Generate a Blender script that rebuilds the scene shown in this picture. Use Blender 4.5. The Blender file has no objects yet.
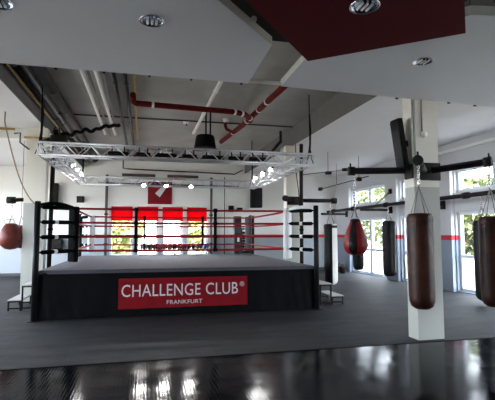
import bpy, bmesh, math, random
from mathutils import Vector, Matrix, noise
random.seed(7)
PI = math.pi
COL = bpy.context.scene.collection

# ------------------------------------------------------------------ mesh builder
class MB:
    def __init__(s): s.v = []; s.f = []; s.sm = []; s.mi = []
    def add(s, vs, fs, smooth=False, mi=0):
        o = len(s.v); s.v += [Vector(p) for p in vs]
        for f in fs: s.f.append([i + o for i in f]); s.sm.append(smooth); s.mi.append(mi)
        return s
    def box(s, a, b, mi=0, rot=0, about=None, M=None):
        x0, y0, z0 = [min(a[i], b[i]) for i in range(3)]; x1, y1, z1 = [max(a[i], b[i]) for i in range(3)]
        vs = [Vector(p) for p in [(x0,y0,z0),(x1,y0,z0),(x1,y1,z0),(x0,y1,z0),(x0,y0,z1),(x1,y0,z1),(x1,y1,z1),(x0,y1,z1)]]
        if M is not None: vs = [M @ p for p in vs]
        return s.add(vs, [(0,3,2,1),(4,5,6,7),(0,1,5,4),(1,2,6,5),(2,3,7,6),(3,0,4,7)], False, mi)
    def rbox(s, a, b, r=.01, mi=0, M=None):
        # box with chamfered edges
        bm = bmesh.new(); bmesh.ops.create_cube(bm, size=1)
        c = [(a[i]+b[i])/2 for i in range(3)]; d = [abs(b[i]-a[i]) for i in range(3)]
        for v in bm.verts: v.co = Vector((c[0]+v.co.x*d[0], c[1]+v.co.y*d[1], c[2]+v.co.z*d[2]))
        bmesh.ops.bevel(bm, geom=bm.edges[:], offset=r, segments=3, affect='EDGES', profile=.5)
        bm.verts.index_update()
        vs = [v.co.copy() for v in bm.verts]
        if M is not None: vs = [M @ p for p in vs]
        s.add(vs, [[v.index for v in f.verts] for f in bm.faces], True, mi); bm.free(); return s
    def tube(s, pts, r, n=10, cap=True, mi=0, smooth=True):
        pts = [Vector(p) for p in pts]; m = len(pts)
        rs = r if isinstance(r, (list, tuple)) else [r]*m
        vs = []; fs = []; up = None
        for i, p in enumerate(pts):
            t = (pts[min(i+1, m-1)] - pts[max(i-1, 0)]).normalized()
            if up is None:
                up = Vector((0,0,1)) if abs(t.z) < .9 else Vector((1,0,0))
            a = t.cross(up)
            if a.length < 1e-5: a = t.cross(Vector((0,1,0)))
            a.normalize(); b = a.cross(t).normalized(); up = b
            for k in range(n):
                q = 2*PI*k/n; vs.append(p + (a*math.cos(q) + b*math.sin(q))*rs[i])
        for i in range(m-1):
            for k in range(n):
                k2 = (k+1) % n; fs.append((i*n+k, i*n+k2, (i+1)*n+k2, (i+1)*n+k))
        s.add(vs, fs, smooth, mi)
        if cap:
            s.add(vs[:n], [list(range(n))], False, mi); s.add(vs[-n:], [list(range(n))[::-1]], False, mi)
        return s
    def lathe(s, prof, c=(0,0,0), n=28, mi=0, M=None, colf=None):
        vs = []; fs = []; m = len(prof)
        for (r, z) in prof:
            for k in range(n):
                q = 2*PI*k/n; vs.append(Vector((c[0]+r*math.cos(q), c[1]+r*math.sin(q), c[2]+z)))
        if M is not None: vs = [M @ p for p in vs]
        for i in range(m-1):
            for k in range(n):
                k2 = (k+1) % n; fs.append((i*n+k, i*n+k2, (i+1)*n+k2, (i+1)*n+k))
        o = len(s.f); s.add(vs, fs, True, mi)
        if colf:
            for i in range(m-1):
                for k in range(n): s.mi[o+i*n+k] = colf(i, k, n)
        return s
    def prism(s, poly, z0, z1, mi=0):
        n = len(poly); vs = [(x,y,z0) for x,y in poly] + [(x,y,z1) for x,y in poly]
        return s.add(vs, [list(range(n))[::-1], list(range(n, 2*n))] + [(i,(i+1)%n,n+(i+1)%n,n+i) for i in range(n)], False, mi)
    def ball(s, c, r, n=14, mi=0, M=None):
        sx, sy, sz = r if isinstance(r, (tuple, list)) else (r, r, r)
        prof = [(max(math.sin(PI*i/n), 1e-4), -math.cos(PI*i/n)) for i in range(n+1)]
        T = Matrix.Translation(c) @ Matrix.Diagonal((sx, sy, sz, 1))
        if M is not None: T = M @ T
        return s.lathe(prof, n=n+4, mi=mi, M=T)
    def build(s, name, mats, parent=None, kind=None, label=None):
        me = bpy.data.meshes.new(name)
        org = Vector((0,0,0))
        me.from_pydata([v - org for v in s.v], [], s.f)
        if not isinstance(mats, (list, tuple)): mats = [mats]
        for m in mats: me.materials.append(m)
        for p, sm, mi in zip(me.polygons, s.sm, s.mi): p.use_smooth = sm; p.material_index = mi
        bm = bmesh.new(); bm.from_mesh(me)
        bmesh.ops.remove_doubles(bm, verts=bm.verts, dist=1e-5)
        bmesh.ops.recalc_face_normals(bm, faces=bm.faces); bm.to_mesh(me); bm.free()
        me.update()
        o = bpy.data.objects.new(name, me); COL.objects.link(o)
        if parent is not None: o.parent = parent
        if kind: o['kind'] = kind
        if label: o['label'] = label
        return o

def tag(o, label, cat, group=None, kind=None):
    o['label'] = label; o['category'] = cat
    if group: o['group'] = group
    if kind: o['kind'] = kind
    return o
def thing(name, label, cat, loc=(0,0,0), rz=0, group=None):
    o = bpy.data.objects.new(name, None); COL.objects.link(o)
    o.location = loc; o.rotation_euler = (0,0,rz); o.empty_display_size = .2
    return tag(o, label, cat, group)
def dup(src, loc, rz=0, label=None):
    r = src.copy(); COL.objects.link(r); r.location = loc; r.rotation_euler = (0,0,rz)
    if label: r['label'] = label
    for ch in list(src.children):
        c = ch.copy(); COL.objects.link(c); c.parent = r
        for g in list(ch.children):
            d = g.copy(); COL.objects.link(d); d.parent = c
    return r
def struct(name, mb, m, kind='structure'): return mb.build(name, m, None, kind)

# ------------------------------------------------------------------ materials
def mat(name, col, rough=.5, metal=0, var=.0, scale=6, bump=0, bscale=40, emit=None, estr=0, spec=.5, trans=0):
    m = bpy.data.materials.new(name); m.use_nodes = True; nt = m.node_tree; N = nt.nodes; L = nt.links
    b = N['Principled BSDF']; b.inputs['Base Color'].default_value = (*col, 1)
    b.inputs['Roughness'].default_value = rough; b.inputs['Metallic'].default_value = metal
    b.inputs['Specular IOR Level'].default_value = spec
    b.inputs['Transmission Weight'].default_value = trans
    tc = N.new('ShaderNodeTexCoord')
    if var > 0:
        n = N.new('ShaderNodeTexNoise'); n.inputs['Scale'].default_value = scale; n.inputs['Detail'].default_value = 5
        L.new(tc.outputs['Object'], n.inputs['Vector'])
        r = N.new('ShaderNodeValToRGB'); r.color_ramp.elements[0].position = .3; r.color_ramp.elements[1].position = .7
        r.color_ramp.elements[0].color = (*[c*(1-var) for c in col], 1); r.color_ramp.elements[1].color = (*[min(1, c*(1+var)) for c in col], 1)
        L.new(n.outputs['Fac'], r.inputs['Fac']); L.new(r.outputs['Color'], b.inputs['Base Color'])
    if bump > 0:
        n2 = N.new('ShaderNodeTexNoise'); n2.inputs['Scale'].default_value = bscale; n2.inputs['Detail'].default_value = 3
        L.new(tc.outputs['Object'], n2.inputs['Vector'])
        bp = N.new('ShaderNodeBump'); bp.inputs['Strength'].default_value = bump; bp.inputs['Distance'].default_value = .02
        L.new(n2.outputs['Fac'], bp.inputs['Height']); L.new(bp.outputs['Normal'], b.inputs['Normal'])
    if emit:
        b.inputs['Emission Color'].default_value = (*emit, 1); b.inputs['Emission Strength'].default_value = estr
    return m

def wall_mat(name, white, lower, zsplit, stripe=True):
    """white above, painted dado below, red stripe between, by object height"""
    m = mat(name, white, .75, bump=.05, bscale=30); nt = m.node_tree; N = nt.nodes; L = nt.links; b = N['Principled BSDF']
    tc = N.new('ShaderNodeTexCoord'); sp = N.new('ShaderNodeSeparateXYZ'); L.new(tc.outputs['Object'], sp.inputs[0])
    n = N.new('ShaderNodeTexNoise'); n.inputs['Scale'].default_value = 1.7; n.inputs['Detail'].default_value = 4
    L.new(tc.outputs['Object'], n.inputs['Vector'])
    def lt(z):
        q = N.new('ShaderNodeMath'); q.operation = 'GREATER_THAN'; q.inputs[1].default_value = z; L.new(sp.outputs['Z'], q.inputs[0]); return q.outputs[0]
    def mix(fac, c1, c2):
        q = N.new('ShaderNodeMix'); q.data_type = 'RGBA'; L.new(fac, q.inputs[0])
        for sock, c in ((q.inputs[6], c1), (q.inputs[7], c2)):
            if isinstance(c, tuple): sock.default_value = (*c, 1)
            else: L.new(c, sock)
        return q.outputs[2]
    w = mix(n.outputs['Fac'], tuple(c*.94 for c in white), white)
    lo = mix(n.outputs['Fac'], tuple(c*.9 for c in lower), lower)
    c = mix(lt(zsplit), lo, (0.55, .02, .03) if stripe else w)
    if stripe: c = mix(lt(zsplit+.14), c, w)
    L.new(c, b.inputs['Base Color']); return m

M = {}
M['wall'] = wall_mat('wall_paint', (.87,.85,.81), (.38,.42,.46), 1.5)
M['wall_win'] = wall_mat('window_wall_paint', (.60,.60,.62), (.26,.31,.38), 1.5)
M['column'] = wall_mat('column_paint', (.84,.80,.71), (.50,.51,.47), 2.46, False)
M['white'] = mat('white_plaster', (.80,.79,.77), .8, var=.03, scale=2)
M['lowceil'] = mat('low_ceiling_plaster', (.74,.73,.73), .85, var=.03, scale=1)
M['highceil'] = mat('bare_concrete_ceiling', (.36,.35,.32), .9, var=.12, scale=1.2, bump=.2, bscale=12)
M['shadeceil'] = mat('ceiling_shade_black', (.012,.012,.013), .9, var=.1, spec=.1)  # black colour stands in for shade in the void above the hung boards
M['stand'] = mat('mid_grey_pipe', (.10,.10,.10), .6)
M['fascia'] = mat('grey_fascia', (.15,.145,.14), .85, var=.08, scale=2)
M['panel'] = mat('white_ceiling_board', (.62,.63,.67), .7, var=.03, scale=.8)
M['panel_edge'] = mat('board_edge', (.68,.67,.62), .7)
M['redpanel'] = mat('dark_red_ceiling_board', (.075,.004,.007), .85, spec=.1, var=.06, scale=1)
M['black'] = mat('black_plastic', (.005,.005,.0055), .6, spec=.12, var=.2, scale=12)
M['blackmetal'] = mat('black_powder_coat', (.006,.006,.007), .5, spec=.15, var=.2)
M['dustyblack'] = mat('dusty_black_steel', (.018,.014,.012), .6, spec=.2, var=.4, scale=9)
M['alu'] = mat('aluminium', (.62,.63,.66), .32, metal=.9, var=.1, scale=20)
M['chrome'] = mat('chrome', (.75,.76,.78), .12, metal=1)
M['reflector'] = mat('blue_tinted_reflector', (.45,.55,.75), .12, metal=1)
M['grey_pipe'] = mat('grey_pipe', (.014,.014,.015), .5, metal=.3, var=.1)
M['dark_duct'] = mat('dark_duct', (.045,.042,.04), .6, metal=.3, var=.2)
M['silver_duct'] = mat('galvanised_duct', (.22,.21,.20), .5, metal=.3, var=.15)
M['brass'] = mat('brass_pipe', (.36,.24,.10), .4, metal=.7, var=.2)
M['yellow'] = mat('yellow_pipe', (.62,.42,.09), .5, var=.1)
M['sprinkler'] = mat('red_brown_pipe', (.12,.008,.006), .7, spec=.08, var=.25, scale=6)
M['whitepipe'] = mat('white_tube', (.85,.82,.80), .4, var=.04)
M['rope'] = mat('red_ring_rope', (.26,.005,.010), .6, spec=.2, var=.3, scale=14, bump=.2, bscale=60)
M['redbanner'] = mat('red_banner', (.19,.004,.008), .8, spec=.15, var=.12, scale=5)
M['lettering'] = mat('white_print', (.62,.60,.60), .6)
M['apron'] = mat('black_apron_cloth', (.0035,.0037,.0045), .8, spec=.08, var=.3, scale=4, bump=.25, bscale=7)
M['canvas'] = mat('grey_blue_canvas', (.068,.068,.088), .8, var=.12, scale=5, bump=.15, bscale=50)
M['canvas_edge'] = mat('dark_canvas_edge', (.045,.045,.055), .7, var=.15)
M['whitepad'] = mat('white_vinyl_pad', (.72,.73,.74), .4, bump=.1, bscale=9)
M['blackpad'] = mat('black_vinyl_pad', (.004,.0045,.005), .85, spec=.03, bump=.15, bscale=9)
M['greypad'] = mat('dark_grey_vinyl', (.03,.034,.04), .4, bump=.15, bscale=9)
M['brownleather'] = mat('worn_brown_leather', (.035,.011,.006), .42, spec=.2, var=.8, scale=4, bump=.15, bscale=25)
M['blackleather'] = mat('black_leather', (.006,.0055,.006), .45, spec=.2, var=.3, bump=.15, bscale=25)
M['redleather'] = mat('red_leather', (.19,.008,.010), .4, spec=.25, var=.15, bump=.15, bscale=25)
M['ballleather'] = mat('red_brown_leather', (.11,.020,.014), .42, spec=.3, var=.3, scale=6, bump=.2, bscale=25)
M['whitevinyl'] = mat('white_vinyl', (.75,.74,.72), .4, bump=.1, bscale=20)
M['blueleather'] = mat('blue_leather', (.03,.09,.35), .4)
M['lamp'] = mat('lit_lamp_lens', (1,1,1), .3, emit=(1,.98,1), estr=22)
M['tread'] = mat('grey_step_carpet', (.40,.39,.39), .8, var=.12, scale=30, bump=.2, bscale=90)
M['sign'] = mat('maroon_sign', (.20,.006,.010), .7, spec=.2, var=.15, scale=6)
M['signmark'] = mat('sign_white_mark', (.66,.62,.62), .6)
M['frame'] = mat('white_window_frame', (.66,.70,.76), .35, var=.03)
M['rail'] = mat('brown_black_rail', (.014,.010,.010), .55, spec=.2, var=.3, scale=7)
M['hemp'] = mat('tan_rope', (.30,.21,.12), .8, var=.2, scale=30)
M['skirting'] = mat('dark_skirting', (.05,.055,.06), .6)
M['heater'] = mat('dark_brown_enamel', (.06,.03,.028), .45, var=.2)

def carpet_mat():
    m = mat('dark_grey_carpet', (.08,.08,.085), .72); nt = m.node_tree; N = nt.nodes; L = nt.links; b = N['Principled BSDF']
    tc = N.new('ShaderNodeTexCoord')
    br = N.new('ShaderNodeTexBrick'); br.offset = .5; br.inputs['Scale'].default_value = 1
    br.inputs['Brick Width'].default_value = 2.0; br.inputs['Row Height'].default_value = 1.0; br.inputs['Mortar Size'].default_value = .006
    br.inputs['Color1'].default_value = (.015,.016,.019,1); br.inputs['Color2'].default_value = (.024,.025,.029,1); br.inputs['Mortar'].default_value = (.028,.029,.031,1)
    L.new(tc.outputs['Object'], br.inputs['Vector'])
    n = N.new('ShaderNodeTexNoise'); n.inputs['Scale'].default_value = 2.2; n.inputs['Detail'].default_value = 8; n.inputs['Roughness'].default_value = .75
    mp = N.new('ShaderNodeMapping'); mp.inputs['Scale'].default_value = (.45,1.6,1); L.new(tc.outputs['Object'], mp.inputs['Vector']); L.new(mp.outputs['Vector'], n.inputs['Vector'])
    r = N.new('ShaderNodeMapRange'); r.inputs[1].default_value = .35; r.inputs[2].default_value = .65; r.inputs[3].default_value = .45; r.inputs[4].default_value = 1.6; L.new(n.outputs['Fac'], r.inputs[0])
    mx = N.new('ShaderNodeMix'); mx.data_type = 'RGBA'; mx.blend_type = 'MULTIPLY'; mx.inputs[0].default_value = 1
    L.new(br.outputs['Color'], mx.inputs[6]); L.new(r.outputs[0], mx.inputs[7]); L.new(mx.outputs[2], b.inputs['Base Color'])
    n2 = N.new('ShaderNodeTexNoise'); n2.inputs['Scale'].default_value = 90; L.new(tc.outputs['Object'], n2.inputs['Vector'])
    bp = N.new('ShaderNodeBump'); bp.inputs['Strength'].default_value = .25; bp.inputs['Distance'].default_value = .01
    L.new(n2.outputs['Fac'], bp.inputs['Height']); L.new(bp.outputs['Normal'], b.inputs['Normal'])
    b.inputs['Roughness'].default_value = .7; b.inputs['Specular IOR Level'].default_value = .2
    return m
def rubber_mat():
    m = mat('glossy_black_vinyl_mat', (.003,.0035,.006), .2, spec=.08); nt = m.node_tree; N = nt.nodes; L = nt.links; b = N['Principled BSDF']
    tc = N.new('ShaderNodeTexCoord')
    # fine ribs that run across the mat, plus slow buckling of the sheet
    w = N.new('ShaderNodeTexWave'); w.wave_type = 'BANDS'; w.bands_direction = 'X'; w.inputs['Scale'].default_value = 9; w.inputs['Distortion'].default_value = .25; w.inputs['Detail'].default_value = 1
    L.new(tc.outputs['Object'], w.inputs['Vector'])
    n = N.new('ShaderNodeTexNoise'); n.inputs['Scale'].default_value = 2.2; n.inputs['Detail'].default_value = 4; L.new(tc.outputs['Object'], n.inputs['Vector'])
    br = N.new('ShaderNodeTexBrick'); br.offset = .0; br.inputs['Scale'].default_value = 1
    br.inputs['Brick Width'].default_value = 1.25; br.inputs['Row Height'].default_value = 1.2; br.inputs['Mortar Size'].default_value = .006
    L.new(tc.outputs['Object'], br.inputs['Vector'])
    bp = N.new('ShaderNodeBump'); bp.inputs['Strength'].default_value = .35; bp.inputs['Distance'].default_value = .0006; L.new(w.outputs['Fac'], bp.inputs['Height'])
    bp2 = N.new('ShaderNodeBump'); bp2.inputs['Strength'].default_value = .5; bp2.inputs['Distance'].default_value = .005; L.new(n.outputs['Fac'], bp2.inputs['Height']); L.new(bp.outputs['Normal'], bp2.inputs['Normal'])
    bp3 = N.new('ShaderNodeBump'); bp3.invert = True; bp3.inputs['Strength'].default_value = 1; bp3.inputs['Distance'].default_value = .01; L.new(br.outputs['Fac'], bp3.inputs['Height']); L.new(bp2.outputs['Normal'], bp3.inputs['Normal'])
    L.new(bp3.outputs['Normal'], b.inputs['Normal'])
    r = N.new('ShaderNodeMapRange'); r.inputs[1].default_value = .35; r.inputs[2].default_value = .7; r.inputs[3].default_value = .06; r.inputs[4].default_value = .16; L.new(n.outputs['Fac'], r.inputs[0]); L.new(r.outputs[0], b.inputs['Roughness'])
    return m
def leaf_mat(name, c1, c2):
    m = mat(name, c1, .6, var=0); nt = m.node_tree; N = nt.nodes; L = nt.links; b = N['Principled BSDF']
    oi = N.new('ShaderNodeTexCoord'); n = N.new('ShaderNodeTexNoise'); n.inputs['Scale'].default_value = 3; L.new(oi.outputs['Object'], n.inputs['Vector'])
    r = N.new('ShaderNodeValToRGB'); r.color_ramp.elements[0].position = .35; r.color_ramp.elements[1].position = .65
    r.color_ramp.elements[0].color = (*c1,1); r.color_ramp.elements[1].color = (*c2,1); L.new(n.outputs['Fac'], r.inputs['Fac']); L.new(r.outputs['Color'], b.inputs['Base Color'])
    return m
def glass_mat():
    m = bpy.data.materials.new('window_glass'); m.use_nodes = True; nt = m.node_tree; N = nt.nodes; L = nt.links
    N.remove(N['Principled BSDF']); t = N.new('ShaderNodeBsdfTransparent'); t.inputs[0].default_value = (.93,.95,.96,1)
    g = N.new('ShaderNodeBsdfGlossy'); g.inputs['Roughness'].default_value = .02
    f = N.new('ShaderNodeFresnel'); f.inputs[0].default_value = 1.35
    ge = N.new('ShaderNodeNewGeometry'); inv = N.new('ShaderNodeMath'); inv.operation = 'SUBTRACT'; inv.inputs[0].default_value = 1; L.new(ge.outputs['Backfacing'], inv.inputs[1])
    mu = N.new('ShaderNodeMath'); mu.operation = 'MULTIPLY'; L.new(f.outputs[0], mu.inputs[0]); L.new(inv.outputs[0], mu.inputs[1])
    mx = N.new('ShaderNodeMixShader'); L.new(mu.outputs[0], mx.inputs[0]); L.new(t.outputs[0], mx.inputs[1]); L.new(g.outputs[0], mx.inputs[2])
    L.new(mx.outputs[0], N['Material Output'].inputs[0]); return m
def blind_mat():
    m = bpy.data.materials.new('red_translucent_blind'); m.use_nodes = True; nt = m.node_tree; N = nt.nodes; L = nt.links
    N.remove(N['Principled BSDF']); t = N.new('ShaderNodeBsdfTranslucent'); t.inputs[0].default_value = (.55,.012,.025,1)
    d = N.new('ShaderNodeBsdfDiffuse'); d.inputs[0].default_value = (.6,.01,.02,1)
    n = N.new('ShaderNodeTexNoise'); n.inputs['Scale'].default_value = 3
    mx = N.new('ShaderNodeMixShader'); mx.inputs[0].default_value = .4; L.new(t.outputs[0], mx.inputs[1]); L.new(d.outputs[0], mx.inputs[2])
    L.new(mx.outputs[0], N['Material Output'].inputs[0]); return m
M['carpet'] = carpet_mat(); M['rubber'] = rubber_mat(); M['glass'] = glass_mat(); M['blind'] = blind_mat()
M['leaf'] = leaf_mat('pale_green_leaves', (.02,.035,.006), (.12,.14,.04))
M['leaflit'] = leaf_mat('daylit_yellow_green_leaves', (.14,.17,.04), (.40,.42,.16))  # brighter copy of the leaf colours, with the overexposed daylight put into them
M['ground'] = mat('pale_sandy_ground', (.22,.20,.16), .9, var=.12, scale=1)

# ------------------------------------------------------------------ room shell
XL, XR, YB, YF = -7.5, 8.9, 19.0, -3.0
CL, CR = -2.5, 4.4            # edges of the raised middle ceiling bay
ZL, ZH = 4.4, 5.0
struct('floor', MB().box((XL-.2, 6.06, -.2), (XR+.2, YB+.2, 0)), M['carpet'])
struct('floor_mat', MB().box((XL-.2, YF-.2, -.2), (XR+.2, 6.05, .012)), M['rubber'])
struct('trim_1', MB().box((XL, 6.03, 0), (XR, 6.075, .018)), M['black'])
struct('ceiling_front', MB().box((CL-.2, YF-.2, ZH), (CR+.2, 6.9, ZH+.2)), M['shadeceil'])  # front part coloured black as the unlit space over the boards
struct('ceiling', MB().box((CL-.2, 6.9, ZH), (CR+.2, YB+.2, ZH+.2)), M['highceil'])
struct('ceiling_left', MB().box((XL-.2, YF-.2, ZL), (CL-.02, YB+.2, ZL+.8)), M['lowceil'])
struct('ceiling_right_front', MB().box((CR+.02, YF-.2, ZL), (XR+.2, 5.4, ZL+.8)), M['shadeceil'])
struct('ceiling_right', MB().box((CR+.02, 5.4, ZL), (XR+.2, YB+.2, ZL+.8)), M['lowceil'])
struct('trim_2', MB().box((CL-.02, YF, ZL), (CL, YB, ZH)), M['fascia'])
struct('trim_3', MB().box((CR, YF, ZL), (CR+.02, YB, ZH)), M['fascia'])

def wall_with_holes(name, axis, at0, at1, u0, u1, z1, holes, m):
    """axis 'x': wall spans y (u) at x in at0..at1;  axis 'y': wall spans x at y in at0..at1"""
    mb = MB(); us = sorted(set([u0, u1] + [h[0] for h in holes] + [h[1] for h in holes]))
    zs = sorted(set([0, z1] + [h[2] for h in holes] + [h[3] for h in holes]))
    for i in range(len(us)-1):
        for j in range(len(zs)-1):
            cu, cz = (us[i]+us[i+1])/2, (zs[j]+zs[j+1])/2
            if any(h[0] < cu < h[1] and h[2] < cz < h[3] for h in holes): continue
            if axis == 'x': mb.box((at0, us[i], zs[j]), (at1, us[i+1], zs[j+1]))
            else: mb.box((us[i], at0, zs[j]), (us[i+1], at1, zs[j+1]))
    return struct(name, mb, m)
RW = [(14.6,17.45), (12.55,13.75), (8.05,10.95), (4.4,7.2), (.4,3.2)]
rh = [(a, b, .03, 2.32) for a, b in RW] + [(a, b, 2.9, 3.58) for a, b in RW]
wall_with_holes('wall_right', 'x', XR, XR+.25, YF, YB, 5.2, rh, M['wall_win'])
BW = [(-1.42,-.47), (-.33,.58), (.74,1.64), (1.80,2.72)]
bh = [(a, b, .72, 2.8) for a, b in BW]
wall_with_holes('wall_back', 'y', YB, YB+.25, XL, XR, 5.2, bh, M['wall'])
LW = [(3.5,7.5), (9,12.6), (13.4,17.6)]
wall_with_holes('wall_left', 'x', XL-.25, XL, YF, YB, 5.2, [(a,b,.5,3.6) for a,b in LW], M['wall'])
struct('wall_front', MB().box((XL-.2, YF-.25, 0), (XR+.2, YF, 5.2)), M['wall'])
struct('baseboard_back', MB().box((XL, YB-.03, 0), (XR, YB, .12)), M['skirting'])
struct('baseboard_left', MB().box((XL, YF, 0), (XL+.03, YB-.04, .12)), M['skirting'])
struct('trim_4', MB().box((XL, 12.0, 4.12), (-2.97, 12.25, ZL)), M['white'])        # down-stand beam of the left bay

wn = [0]
def window(axis, at, u0, u1, z0, z1, splits=1, mull=None, depth=.1, sill=True):
    wn[0] += 1; name = 'window_%d' % wn[0]
    f = MB(); t = .085
    def bx(a0, a1, b0, b1, d0=0., d1=depth):
        if axis == 'x': f.box((at+d0, a0, b0), (at+d1, a1, b1))
        else: f.box((a0, at+d0, b0), (a1, at+d1, b1))
    bx(u0, u1, z0, z0+t); bx(u0, u1, z1-t, z1); bx(u0, u0+t, z0+t, z1-t); bx(u1-t, u1, z0+t, z1-t)
    for i in range(1, splits):
        c = u0+(u1-u0)*i/splits; bx(c-.085, c+.085, z0+t, z1-t, -.01, depth+.01)
    if mull: bx(u0+t, u1-t, mull-.045, mull+.045, .005, depth-.005)
    fr = f.build(name, M['frame'], None, 'structure')
    g = MB()
    if axis == 'x': g.box((at+depth*.5-.004, u0+t*.6, z0+t*.6), (at+depth*.5+.004, u1-t*.6, z1-t*.6))
    else: g.box((u0+t*.6, at+depth*.5-.004, z0+t*.6), (u1-t*.6, at+depth*.5+.004, z1-t*.6))
    g.build('glass_pane', M['glass'], fr)
for a, b in RW:
    window('x', XR+.1, a, b, .03, 2.32, 2, 1.03); window('x', XR+.1, a, b, 2.9, 3.58, 2)
for a, b in BW: window('y', YB+.1, a, b, .72, 2.8, 1)
for a, b in LW: window('x', XL-.22, a, b, .5, 3.6, 2)

# columns (floor to ceiling)
def column(name, x, y, z=ZL, dx=.47, dy=.27):
    return struct(name, MB().box((x, y, 0), (x+dx, y+dy, z)), M['column'])
column('trim_5', 4.28, 6.2, ZH); column('trim_6', 4.2, 12.5); column('trim_7', -2.97, 11.85, ZL, .5, .3)

# pillars between the big windows, slightly proud of the wall
for i, (a, b) in enumerate([(17.5,18.9), (13.8,14.55), (10.99,12.5), (7.25,8.0)]):
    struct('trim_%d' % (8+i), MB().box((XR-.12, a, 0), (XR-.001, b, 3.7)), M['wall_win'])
struct('trim_12', MB().box((XR-.07, 5.5, 4.12), (XR-.001, 11.6, 4.2)), M['white'])

# ------------------------------------------------------------------ suspended ceiling boards
def board(name, poly, z0, z1, m, medge, label):
    mb = MB(); n = len(poly)
    vs = [(x,y,z0) for x,y in poly] + [(x,y,z1) for x,y in poly]
    mb.add(vs, [list(range(n))[::-1], list(range(n,2*n))], mi=0)
    mb.add(vs, [(i,(i+1)%n,n+(i+1)%n,n+i) for i in range(n)], mi=1)
    o = mb.build(name, [m, medge]); tag(o, label, 'ceiling panel'); return o
PZ = 3.92
board('ceiling_panel', [(XL+.02,6.1),(1.46,6.1),(1.43,4.75),(.64,3.92),(-1.8,1.5),(XL+.02,1.5)], PZ, PZ+.1, M['panel'], M['panel_edge'], 'large white suspended ceiling panel at upper left with a notched right corner')
board('ceiling_panel', [(1.97,6.1),(1.96,5.1),(3.2,3.6),(3.5,3.55),(XR-.15,4.3),(XR-.15,6.5),(4.9,6.19),(4.15,6.19)], PZ, PZ+.1, M['panel'], M['panel_edge'], 'white suspended ceiling panel at upper right that the square column meets')
board('ceiling_panel', [(1.82,4.6),(3.1,3.57),(2.0,2.3),(-.3,2.25)], 3.7, 3.8, M['redpanel'], M['redpanel'], 'dark red suspended ceiling panel overlapping the white ones')
tag(MB().box((1.47,6.02,PZ+.01),(1.96,6.09,PZ+.04)).build('edge_rail', M['panel_edge']), 'thin pale rail bridging the gap between the two white ceiling panels', 'rail')
# hangers that carry the boards
def hanger(x, y, z0, label):
    t = MB().tube([(0,0,0),(0,0,ZH-z0)], .006, 6).build('hanger_rod', M['grey_pipe']); t.location = (x,y,z0)
    tag(t, label, 'hanger rod', 'hanger rods above the ceiling panels')
for x, y, z in [(-5,3,4.02),(-1,3,4.02),(-3,5.5,4.02),(.6,5.4,4.02),(2.4,5.6,4.02),(3.9,4.4,4.02),(1.3,2.9,3.8),(2.4,3.4,3.8)]:
    hanger(x, y, z, 'thin grey rod hidden above the suspended ceiling panels')

HK = [(-1.82,6.11),(-1.2,6.11),(-.58,6.11),(.03,6.11),(.62,6.11),(1.36,6.11),(4.0,6.2),(5.0,6.22),(5.55,6.25)]
hl = ['leftmost small dark clip on the back edge of the white left panel','small dark clip above the fat dark duct at the panel edge','small dark clip at the panel edge between twin white tubes and duct','small dark clip at the panel edge just right of the yellow pipe','small pale clip at the panel edge left of the white strip pipe','small clip at the right-hand tip of the left white panel','small clip on right white panel just left of the square column','small clip on right white panel just right of the square column','rightmost small clip on the edge of the right white panel']
for (x, y), l in zip(HK, hl):
    o = MB().box((-.015,-.012,-.02),(.015,.012,.05)).tube([(0,-.02,-.015),(0,-.045,-.03)], .008, 6).build('panel_clip', M['black'])
    o.location = (x, y, PZ); tag(o, l, 'clip', 'clips along the panel edges')

def downlight(x, y, z, label):
    t = thing('downlight', label, 'ceiling light', (x,y,z), 0, 'recessed ceiling downlights')
    MB().lathe([(.105,-.002),(.13,-.004),(.135,-.012),(.128,-.016),(.104,-.01),(.105,-.002)], n=36).build('rim', M['chrome'], t)
    MB().lathe([(.105,-.011),(.098,-.006),(.07,-.0035),(.001,-.003)], n=36).build('reflector', M['reflector'], t)
    for k in (-1, 0, 1):
        mb = MB(); mb.tube([(k*.045,-.055,-.016),(k*.045,.055,-.016)], .011, 8)
        mb.build('lamp_tube', M['whitepipe'], t)
        if k < 1: MB().box((k*.045+.020,-.075,-.02),(k*.045+.025,.075,-.004)).build('louvre', M['black'], t)
    return t
downlight(.04, 4.47, PZ, 'round unlit chrome downlight in the large left white panel')
downlight(-1.40, 4.45, PZ, 'round unlit downlight at the top left corner of the picture')
downlight(3.46, 4.75, PZ, 'round unlit chrome downlight in the right white panel')
downlight(1.85, 3.32, 3.7, 'round unlit chrome downlight in the dark red panel')

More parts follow.
